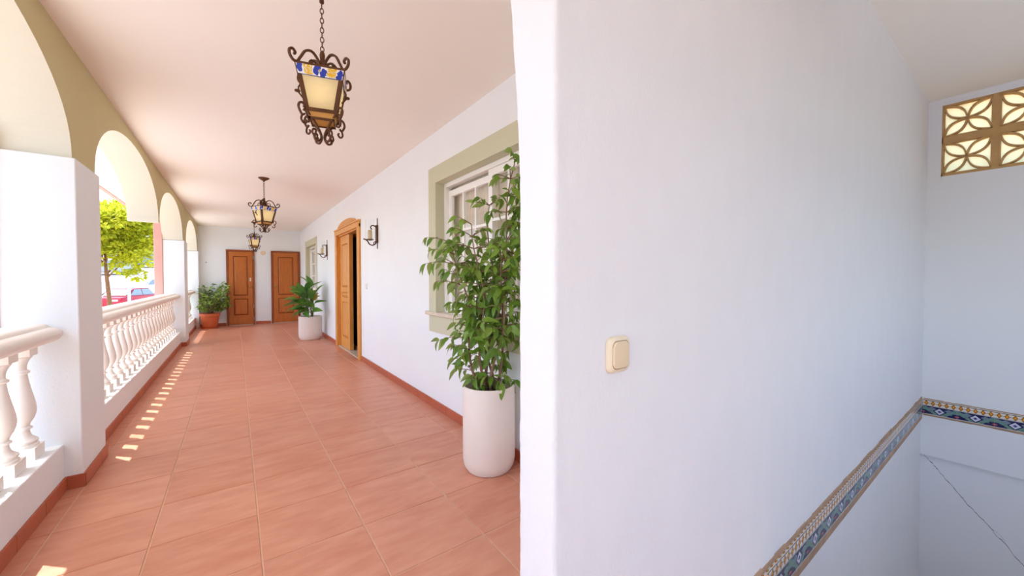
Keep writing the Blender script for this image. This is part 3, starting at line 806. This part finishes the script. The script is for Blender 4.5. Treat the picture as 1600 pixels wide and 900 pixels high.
    g = MB(); pts = [(.0075*math.cos(t)*1.0, 0, .0135*math.sin(t)) for t in [2*PI*i/12 for i in range(13)]]
    g.tube(pts, .0021, 5, cap=False); M['link'] = g.mesh('chain_link', IRON, True)
    g = MB(); g.lathe([(.001, -.125), (.012, -.121), (.020, -.108), (.022, -.095), (.016, -.078), (.010, -.065), (.010, -.03)], n=14)
    M['bulb'] = g.mesh('bulb', BULB, True)
    # small side rosette on the side faces
    g = MB(); g.tube([(TOPW-.006, 0, -.05), (TOPW+.002, 0, -.065), (TOPW+.000, 0, -.09), (TOPW-.016, 0, -.11)], .004, 5)
    g.lathe([(.0, 0), (.012, 0), (.012, .006), (0, .009)], n=10, cap=False, c=(TOPW+.006, 0, -.085))
    M['catch'] = g.mesh('catch', IRON, True)
    g = MB(); g.lathe([(.058, 0), (.056, -.008), (.030, -.026), (.012, -.036), (.006, -.044)], n=24)
    M['canopy'] = g.mesh('canopy', IRON, 'auto')
    return M
LM = lantern_meshes()
def lantern(x, y, zrim, rz, lab, links, rod0, k_s=1):
    e = tag(empty('hanging_lantern', (x, y, zrim), rz), lab, 'lantern', 'wrought iron lanterns hanging in a row')
    put('frame', LM['frame'], e)
    for k in range(4):
        put('glass_pane', LM['pane'], e, rot=(0, 0, k*PI/2)); put('painted_tile_band', LM['band'], e, rot=(0, 0, k*PI/2))
        put('top_scroll', LM['top_scroll'], e, rot=(0, 0, PI/4+k*PI/2)); put('bottom_scroll', LM['bottom_scroll'], e, rot=(0, 0, PI/4+k*PI/2))
    t = put('amber_tray', LM['tray'], e); put('tray_rim', LM['tray_rim'], t)
    for s in (0, PI): put('catch', LM['catch'], e, rot=(0, 0, s))
    put('hub', LM['hub'], e); put('bulb', LM['bulb'], e)
    c = empty('chain', (0, 0, 0)); c.parent = e; z = .122; k = 0
    ztop = (ZC-zrim)/k_s
    while z < links: put('link', LM['link'], c, (0, 0, z), (0, 0, (k % 2)*PI/2)); z += .0215; k += 1
    g = MB(); g.tube([(0, 0, z-.012), (0, 0, ztop-.03)], .004, 6); g.lathe([(.004, 0), (.010, .004), (.010, .018), (.004, .024)], c=(0, 0, z-.01), n=8)
    obj('hanging_rod', g, IRON, e, smooth='auto')
    put('canopy', LM['canopy'], e, (0, 0, ztop))
    e.scale = (k_s, k_s, k_s) if k_s != 1 else (1, 1, 1)
    return e
lantern(.335, 1.93, 2.174, -R(15), 'nearest wrought iron lantern with blue and yellow painted tile band', .33, 0)
lantern(.335, 6.25, 2.240, R(28), 'middle wrought iron lantern hanging halfway down the veranda', .31, 0, 1.14)
lantern(.388, 11.18, 2.262, R(10), 'farthest small looking wrought iron lantern in front of the left oak door', .31, 0, 1.14)

# ------------------------------------------------------------------ wall sconces
CG = glass_mat('sconce_glass', (.97, .98, .98, 1))
def sconce_proto():
    M = {}
    g = MB(); g.box(-.022, -.030, -.12, 0, .030, .115); g.box(-.008, -.008, .115, 0, .008, .21); g.box(-.008, -.008, -.20, 0, .008, -.12)
    M['back_plate'] = g.mesh('back_plate', IRON)
    g = MB()
    g.tube([(-x, 0, z) for x, z in bez([(.008, -.09), (.03, -.135), (.07, -.155), (.11, -.14), (.13, -.105), (.16, -.085), (.185, -.078)])], .0085, 6)
    g.tube([(-x, 0, z) for x, z in bez([(.05, -.145), (.05, -.12), (.035, -.105), (.025, -.118), (.034, -.126)])], .0065, 6)
    g.tube([(-x, 0, z) for x, z in bez([(.008, .02), (.012, .07), (.035, .10), (.07, .105), (.09, .085), (.085, .062), (.07, .06)])], .0085, 6)
    M['arm'] = g.mesh('arm', IRON, True)
    g = MB(); g.lathe([(.012, -.096), (.05, -.084), (.052, -.078), (.012, -.080)], c=(-.10, 0, 0), n=16)
    M['drip_dish'] = g.mesh('drip_dish', IRON, 'auto')
    g = MB(); g.lathe([(.030, -.078), (.030, .040), (.024, .046)], c=(-.10, 0, 0), n=14); M['candle'] = g.mesh('candle', WAX, 'auto')
    g = MB(); g.lathe([(.056, -.078), (.057, .02), (.054, .12), (.056, .19)], c=(-.10, 0, 0), n=20, cap=False); M['glass_shade'] = g.mesh('glass_shade', CG, True)
    return M
SM = sconce_proto()
for (y, z, lab) in ((5.18, 1.855, 'iron candle sconce with clear glass shade right of the pine door'), (8.62, 1.85, 'iron candle sconce with clear glass shade left of the pine door')):
    e = tag(empty('wall_sconce', (XR, y, z)), lab, 'wall lamp', 'iron wall sconces')
    for k_, m_ in SM.items(): put(k_, m_, e)

# ------------------------------------------------------------------ plants
def leaf_mesh(name, L, W, mat, droop=.25, n=6, fold=.35, tip=1.0):
    g = MB(); rows = []
    for i in range(n+1):
        t = i/n; w_ = W/2*(math.sin(PI*min(1, t**.75))**.85)*(1 if t < 1 else 0)
        if i == 0: w_ = W*.04
        y = L*t*(1-.15*droop*t); z = -droop*L*t*t
        rows.append(((-w_, y, z+fold*w_), (0, y, z), (w_, y, z+fold*w_)))
    for a, b in zip(rows, rows[1:]):
        g.poly([a[0], a[1], b[1], b[0]]); g.poly([a[1], a[2], b[2], b[1]])
    me = g.mesh(name, mat, False, recalc=False)
    bm = bmesh.new(); bm.from_mesh(me); bmesh.ops.remove_doubles(bm, verts=bm.verts, dist=1e-5); bm.to_mesh(me); bm.free()
    for p in me.polygons: p.use_smooth = True
    return me
def euler_for(d, roll):
    d = d.normalized(); z = Vector((0, 0, 1)); x = d.cross(z)
    if x.length < .05: x = Vector((1, 0, 0))
    x.normalize(); u = x.cross(d); m = Matrix((x, d, u)).transposed() @ Matrix.Rotation(roll, 3, 'Y')
    return m
# --- weeping fig
rf = random.Random(11)
PC = Vector((1.345, 2.10, 0))
pot = tag(empty('weeping_fig', PC), 'tall weeping fig in a cream cylinder pot at the stucco wall edge', 'potted plant')
g = MB(); PR, PH = .172, .555
g.lathe([(.13, 0), (.145, .004), (PR-.008, .035), (PR, .075), (PR, PH-.006), (PR-.004, PH), (PR-.012, PH), (PR-.018, PH-.008), (PR-.018, PH-.07), (.001, PH-.07)], n=56, cap=False)
obj('plant_pot', g, POTW, pot, smooth='auto')
g = MB(); g.lathe([(PR-.018, PH-.06), (.10, PH-.045), (.001, PH-.04)], n=24, cap=False)
obj('soil', g, SOIL, pot, smooth=True)
LF = [leaf_mesh('leaf', l, w_, FICUS, dr) for l, w_, dr in ((.082, .034, .5), (.066, .028, .3), (.096, .040, .7))]
stems = MB(); anchors = []
def lim(p):
    p.x = min(p.x, XR-.035-PC.x); return p
def env(z):                      # horizontal reach towards the house door / street side
    pts = [(.55, .08), (.66, .14), (.80, .20), (.95, .19), (1.15, .21), (1.35, .26), (1.52, .25), (1.62, .15), (1.72, .08), (2.05, .05)]
    for (a, ra), (b, rb) in zip(pts, pts[1:]):
        if a <= z <= b: return ra+(rb-ra)*(z-a)/(b-a)
    return .05
trunks = []
for i, (dx, dy, top, lean) in enumerate(((-.03, -.01, 1.60, (-.06, .03)), (.00, .02, 2.0, (.12, -.16)), (.04, -.03, 1.66, (.10, -.06)), (-.05, .04, 1.48, (-.12, .10)), (.03, .05, 1.75, (.04, .02)), (.00, -.05, 1.5, (.02, -.14)), (.02, 0, 1.35, (-.02, .20)))):
    pts = []; ph = rf.uniform(0, 6)
    for k in range(15):
        t = k/14; z = .50+(top-.50)*t
        pts.append(lim(Vector((dx+lean[0]*t+.02*math.sin(ph+t*9), dy+lean[1]*t+.02*math.cos(ph*1.7+t*8), z))))
    trunks.append(pts); stems.tube(pts, [.010-.007*k/14 for k in range(15)], 6)
leaves = []
def twig(p, d, L):
    pts = [p.copy()]; q = p.copy(); d = d.normalized(); n = max(3, int(L/.035))
    for k in range(n):
        d = (d+Vector((rf.uniform(-.12, .12), rf.uniform(-.12, .12), -.10+rf.uniform(-.05, .03)))).normalized()
        q = lim(q+d*.035); pts.append(q.copy())
        if k > 0 or L < .1:
            side = Vector((-d.y, d.x, 0)).normalized()*(1 if k % 2 else -1)
            ld = (d*.6+side*.7+Vector((0, 0, rf.uniform(-1.3, .45)))).normalized()
            leaves.append((q.copy(), ld))
    leaves.append((q.copy(), (d+Vector((0, 0, -.7))).normalized()))
    stems.tube(pts, [.0034-.0022*k/len(pts) for k in range(len(pts))], 4)
tries = 0
while len(leaves) < 1080 and tries < 2000:
    tries += 1; tr = rf.choice(trunks); k = rf.randrange(1, 15); p = tr[k]
    z = p.z
    if z < .80 and rf.random() < .6: continue
    if z > 1.70 and rf.random() < .35: continue
    a = rf.uniform(0, 2*PI); out = Vector((math.cos(a), math.sin(a), rf.uniform(.1, .9)))
    rad = Vector((p.x, p.y, 0)).length; L = env(z)-rad*.6
    if out.x > 0: L = min(L, .16)
    if z > 1.65: L = min(L, .14)
    if L < .05: L = .06
    twig(p, out, L*rf.uniform(.6, 1.05))
# long outliers to the left seen against the window and the wall
for (z, a, L, up) in ((1.42, 140, .25, .15), (1.32, 128, .28, .05), (1.20, 150, .24, .1), (.86, 138, .28, -.02), (1.5, 120, .2, .3), (.72, 150, .16, -.1), (1.05, 125, .22, .0), (1.46, 160, .22, .2)):
    tr = trunks[3] if z < 1.5 else trunks[0]
    p = min(tr, key=lambda q: abs(q.z-z)); twig(p, Vector((math.cos(R(a)), math.sin(R(a)), up+.45)), L*.82)
obj('stems', stems, BARK, pot, smooth=True)
def fits(p, d, L):
    e = p+d*L; return e.x < XR-.03-PC.x
lv = []
for (p, d) in leaves:
    if not fits(p, d, .12): d = Vector((-abs(d.x), d.y, d.z-.3)).normalized()
    lv.append((p, euler_for(d, rf.uniform(-1.1, 1.1)), rf.uniform(.75, 1.15)))
vis = sorted(lv, key=lambda q: (q[0].y*.8+q[0].x*.3)+rf.random()*.25)
for i, (p, m, s_) in enumerate(vis[:300]):
    o = put('leaf', LF[i % 3], pot); o.matrix_local = Matrix.Translation(p) @ m.to_4x4() @ Matrix.Scale(s_, 4)
def join_leaves(name, items, mesh, mat, parent):
    vs, fs = [], []
    base = [v.co.copy() for v in mesh.vertices]; faces = [tuple(p.vertices) for p in mesh.polygons]
    for (p, m, s_) in items:
        i0 = len(vs); vs += [tuple(m @ (c*s_)+p) for c in base]; fs += [tuple(i0+k for k in f) for f in faces]
    me = bpy.data.meshes.new(name); me.from_pydata(vs, [], fs); me.materials.append(mat)
    for q in me.polygons: q.use_smooth = True
    o = put(name, me, parent); o['kind'] = 'stuff'; return o
join_leaves('foliage', vis[300:], LF[0], FICUS, pot)

# --- broad leaved plant in the white pot
C2 = Vector((1.255, 8.86, 0)); r2 = random.Random(5)
pl2 = tag(empty('broad_leaved_plant', C2), 'broad leaved green plant in a squat cream pot left of the pine door', 'potted plant')
g = MB(); g.lathe([(.17, 0), (.19, .006), (.212, .05), (.220, .10), (.220, .475), (.214, .482), (.203, .482), (.198, .47), (.198, .43), (.001, .43)], n=44, cap=False)
obj('plant_pot', g, POTW, pl2, smooth='auto')
obj('soil', MB().lathe([(.199, .432), (.1, .442), (.001, .445)], n=20, cap=False), SOIL, pl2, smooth=True)
BL = [leaf_mesh('leaf', l, w_, DUMB, dr, n=8, fold=.22) for l, w_, dr in ((.34, .115, .5), (.28, .10, .8), (.38, .12, .35))]
YL = leaf_mesh('leaf', .24, .12, YLEAF, .2, n=8, fold=.1)
st = MB(); k = 0
for (sx, sy, h) in ((-.06, -.03, .30), (.04, .03, .42), (.0, -.07, .22), (-.03, .07, .36)):
    top = Vector((sx*1.5, sy*1.5, .43+h)); st.tube([(sx, sy, .42), ((sx+top.x)/2+.01, (sy+top.y)/2, .42+h*.5), tuple(top)], [.016, .014, .010], 8)
    for i in range(20):
        a = i*2.4+sx*30; zz = .50+h*(.15+.85*i/19); el = .1+1.1*i/19
        d = Vector((math.cos(a)*math.cos(el), math.sin(a)*math.cos(el), math.sin(el)))
        p = Vector((sx*1.4, sy*1.4, zz)); pet = .10+.10*r2.random()
        q = p+d*pet+Vector((0, 0, .03)); s_ = r2.uniform(.8, 1.05)
        room = (XR-.14-C2.x)-q.x
        if d.x > 0 and d.x*.42*s_ > room: s_ = max(.45, room/(.42*d.x)) if room > .05 else 0
        if s_ < .5: continue
        st.tube([tuple(p), tuple((p+q)/2+Vector((0, 0, .01))), tuple(q)], [.007, .005, .003], 5)
        o = put('leaf', BL[k % 3], pl2); o.matrix_local = Matrix.Translation(q) @ euler_for(d, r2.uniform(-1.1, 1.1)).to_4x4() @ Matrix.Scale(s_, 4); k += 1
o = put('leaf', YL, pl2); o['label'] = 'single yellowed leaf'; o.matrix_local = Matrix.Translation((.08, -.02, .80)) @ euler_for(Vector((-.1, -.1, 1)), .6).to_4x4()
obj('stems', st, GSTEM, pl2, smooth=True)

# --- bush in terracotta pot
C3 = Vector((-.535, 12.30, 0)); r3 = random.Random(8)
pl3 = tag(empty('bushy_plant', C3), 'bushy small leaved plant in a terracotta pot and saucer in the far left corner', 'potted plant')
g = MB(); g.lathe([(.13, .03), (.150, .045), (.195, .31), (.212, .315), (.216, .38), (.206, .385), (.196, .38), (.190, .33), (.001, .33)], n=36, cap=False)
obj('plant_pot', g, TERRA, pl3, smooth='auto')
obj('saucer', MB().lathe([(.15, 0), (.178, .005), (.186, .035), (.176, .035), (.168, .012), (.001, .012)], n=32, cap=False), TERRA, pl3, smooth='auto')
obj('soil', MB().lathe([(.191, .332), (.1, .345), (.001, .35)], n=16, cap=False), SOIL, pl3, smooth=True)
SL = leaf_mesh('leaf', .09, .042, BUSH, .4); st = MB(); items = []
for i in range(44):
    a = r3.uniform(0, 2*PI); e0 = r3.uniform(.65, 1.5); L = r3.uniform(.5, .80)+.22*(e0 > 1.2)
    d = Vector((math.cos(a)*math.cos(e0), math.sin(a)*math.cos(e0), math.sin(e0))); p = Vector((d.x*.03, d.y*.03, .34)); pts = [p.copy()]
    for k in range(12):
        d = (d+Vector((math.cos(a)*.05+r3.uniform(-.08, .08), math.sin(a)*.05+r3.uniform(-.08, .08), -.03))).normalized(); p = p+d*L/12
        p.x = max(-.19+-.02, min(.36, p.x)); p.y = max(-.40, min(.24, p.y)); pts.append(p.copy())
        if k > 2:
            for s_ in range(3):
                ld = Vector((r3.uniform(-1, 1), r3.uniform(-1, 1), r3.uniform(-.3, .8))).normalized()
                items.append((p.copy(), euler_for(ld, r3.uniform(-.7, .7)), r3.uniform(.7, 1.3)))
    st.tube(pts, [.005-.004*k/len(pts) for k in range(len(pts))], 4)
items = [q for q in items if q[0].x > -.20]
obj('stems', st, BARK, pl3, smooth=True)
join_leaves('foliage', items, SL, BUSH, pl3)

# ------------------------------------------------------------------ the street outside
def gz(y): return -1.1+.094*(y-30)
g = MB(); g.poly([(-60, -25, gz(-25)), (-5.2, -25, gz(-25)), (-5.2, 110, gz(110)), (-60, 110, gz(110))])
struct(obj('ground_street', g, ROAD), 'sunlit pale asphalt street climbing away from the house', 'street')
g = MB(); g.poly([(-5.2, -25, gz(-25)+.12), (30, -25, gz(-25)+.12), (30, 15, gz(15)+.12), (-5.2, 110, gz(110)+.12)])
struct(obj('ground_pavement', g, PAVE), 'pale pavement beside the house', 'pavement')
struct(obj('wall_foundation', B(-1.06, YS, -5.5, XR+.25, YE+.2, -.251), PAVE), 'base of the raised veranda', 'wall')

def at(az_tan, D):                                      # helper: horizontal point along a bearing from the house corner
    l = math.hypot(1, az_tan); return (az_tan/l*D, D/l)
# street tree
tx, ty = at(-.187, 24)
tr = tag(empty('street_tree', (tx, ty, gz(ty))), 'sunlit yellow green street tree beyond the long balustrade', 'tree')
g = MB(); g.tube([(0, 0, -.1), (.02, 0, 1.2), (-.03, .02, 2.2), (-.10, 0, 3.3), (-.12, 0, 4.2)], [.09, .08, .075, .06, .03], 10)
for a in range(6):
    g.tube([(-.08, 0, 3.0+.15*a), (.5*math.cos(a), .5*math.sin(a), 3.8+.15*a), (1.1*math.cos(a), 1.1*math.sin(a), 4.3+.2*a)], [.035, .025, .01], 6)
obj('trunk', g, TRUNK, tr, smooth=True)
TL = leaf_mesh('leaf', .20, .12, TREEL, .3, n=3); items = []; r4 = random.Random(3)
cl = [(Vector((r4.gauss(.35, .85), r4.gauss(0, .9), r4.uniform(3.9, 6.2))), r4.uniform(.35, .6)) for _ in range(95)]
cl = [(c, r_) for c, r_ in cl if (Vector((c.x-.3, c.y, (c.z-5.0)*1.25)).length < 1.9)]+[(Vector((.55, -.2, 3.5)), .4), (Vector((.85, 0, 3.15)), .28)]
for c, r_ in cl:
    for k in range(120):
        d = Vector((r4.gauss(0, 1), r4.gauss(0, 1), r4.gauss(0, 1))).normalized()
        items.append((c+Vector((d.x*r_, d.y*r_, d.z*r_*.65)), euler_for((d+Vector((r4.uniform(-.5, .5), r4.uniform(-.5, .5), .2))), r4.uniform(-1, 1)), r4.uniform(.6, 1.1)))
join_leaves('foliage', items, TL, TREEL, tr)

def car(x, y, rz, paint, lab, van=False):
    e = tag(empty('parked_car', (x, y, gz(y)), rz), lab, 'car', None)
    W = .86; H = 1.95 if van else 1.44
    body = [(-2.1, .28), (-2.14, .62), (-2.0, .86), (-1.2, .93), (1.2, .96), (1.95, .98), (2.1, .8), (2.12, .3)]
    g = MB()
    def loft(sec):                                     # sec: list of (half width, polygon)
        i0 = len(g.v); n = len(sec[0][1])
        for yv, poly in sec:
            g.v += [(p[0], yv, p[1]) for p in poly]
        for j in range(len(sec)-1):
            for k in range(n): g.f.append((i0+j*n+k, i0+j*n+(k+1) % n, i0+(j+1)*n+(k+1) % n, i0+(j+1)*n+k)); g.mi.append(0)
        g.f.append(tuple(i0+k for k in range(n))); g.mi.append(0); j = len(sec)-1; g.f.append(tuple(i0+j*n+k for k in reversed(range(n)))); g.mi.append(0)
    sm = [(p[0]*.96, .28+(p[1]-.28)*.9) for p in body]
    loft([(-W, sm), (-W*.93, body), (W*.93, body), (W, sm)])
    roof = [(-1.15 if not van else -1.75, .93), (-.45 if not van else -1.3, H-.04), (0, H), (1.2, H-.02), (1.85 if not van else 1.98, .96)]
    rs = [(p[0]*.95, p[1]-.03*(p[1] > 1)) for p in roof]
    loft([(-W*.86, [(p[0], .93+(p[1]-.93)*.0) for p in roof]), (-W*.70, rs), (W*.70, rs), (W*.86, [(p[0], .93) for p in roof])])
    obj('car_body', g, paint, e, smooth='auto')
    f = [(-1.08 if not van else -1.68, .97), (-.47 if not van else -1.3, H-.08)]
    obj('windshield', MB().prism([(f[0][0]-.03, .97), (f[0][0]+.04, .97), (f[1][0]+.02, H-.10), (f[1][0]-.05, H-.10)], 1, -W*.66, W*.66), CGLASS, e)
    b = [(1.80, .99), (1.22, H-.09)]
    obj('rear_window', MB().prism([(b[0][0]-.02, .99), (b[0][0]+.05, .99), (b[1][0]+.07, H-.09), (b[1][0], H-.09)], 1, -W*.64, W*.64), CGLASS, e)
    for s in (-1, 1):
        a0 = (s*W*.845, .97); a1 = (s*W*.725, H-.10)
        for (u0, u1, v0, v1) in ((-.98, .25, -.42, .25), (.31, 1.5, .31, 1.12)):
            g = MB(); g.poly([(u0, a0[0]+s*.012, a0[1]), (u1, a0[0]+s*.012, a0[1]), (v1, a1[0]+s*.012, a1[1]), (v0, a1[0]+s*.012, a1[1])])
            g.poly([(u0, a0[0]-s*.02, a0[1]), (u1, a0[0]-s*.02, a0[1]), (v1, a1[0]-s*.02, a1[1]), (v0, a1[0]-s*.02, a1[1])])
            obj('side_window', g, CGLASS, e)
        for wx in (-1.32, 1.30):
            wh = obj('wheel', MB().lathe([(.18, -.1), (.31, -.1), (.32, -.06), (.32, .06), (.31, .1), (.18, .1)], n=20), RUB, e, loc=(wx, s*(W-.10), .32), rot=(R(90), 0, 0), smooth='auto')
        obj('headlight', B(-2.12, s*.55-.16, .62, -2.04, s*.55+.16, .76), WPLAST, e); obj('tail_light', B(2.05, s*.62-.12, .66, 2.12, s*.62+.12, .84), RED, e)
    return e
x, y = at(-.166, 34.5); car(x, y, R(72), RED, 'red hatchback parked nearest behind the balustrade')
x, y = at(-.150, 41); car(x+.6, y, R(60), WCAR, 'white parked car right behind the red hatchback')
x, y = at(-.186, 62); car(x, y, R(20), SILV, 'silver parked car farther up the street behind the tree trunk')
x, y = at(-.147, 80); car(x, y, R(30), WCAR, 'white parked car far up the street left of the blue van')
x, y = at(-.131, 74); car(x, y, R(30), BLUEC, 'pale blue van parked far up the street beside the pink column', True)
x, y = at(-.205, 66); car(x, y, R(25), WCAR, 'white parked car at the far left of the street beside the first pillar')
# white post
x, y = at(-.1615, 22)
o = obj('street_post', MB().lathe([(.05, -.2), (.05, 3.2), (.02, 3.24)], n=12), WCAR, smooth='auto', loc=(x, y, gz(y))); tag(o, 'slim white post on the pavement in front of the red hatchback', 'post')
# far buildings
def building(x, y, w_, d, h, lab, rows, cols, m):
    e = tag(empty('building', (x, y, gz(y)-1)), lab, 'building'); obj('wall', B(-w_/2, 0, 0, w_/2, d, h), m, e)
    for r_ in range(rows):
        for c in range(cols):
            u = -w_/2+w_*(c+.5)/cols; v = 2.2+(h-2.5)*r_/rows
            f = obj('window', MB().box(u-.55, -.06, v-.06, u+.55, .02, v).box(u-.55, -.06, v+1.4, u+.55, .02, v+1.46).box(u-.61, -.06, v-.06, u-.55, .02, v+1.46).box(u+.55, -.06, v-.06, u+.61, .02, v+1.46), GLASSF, e)
            obj('window_pane', B(u-.55, -.03, v, u+.55, .01, v+1.4), CGLASS, f)
    obj('roof', B(-w_/2-.2, -.3, h, w_/2+.2, d+.2, h+.25), m, e)
x, y = at(-.125, 98); building(x, y, 8, 8, 8, 'pale house with dark windows closing the street, beside the pink column', 3, 5, BUILD)
x, y = at(-.215, 104); building(x, y, 10, 8, 5, 'low pale house up the street behind the tree', 2, 5, BUILD)
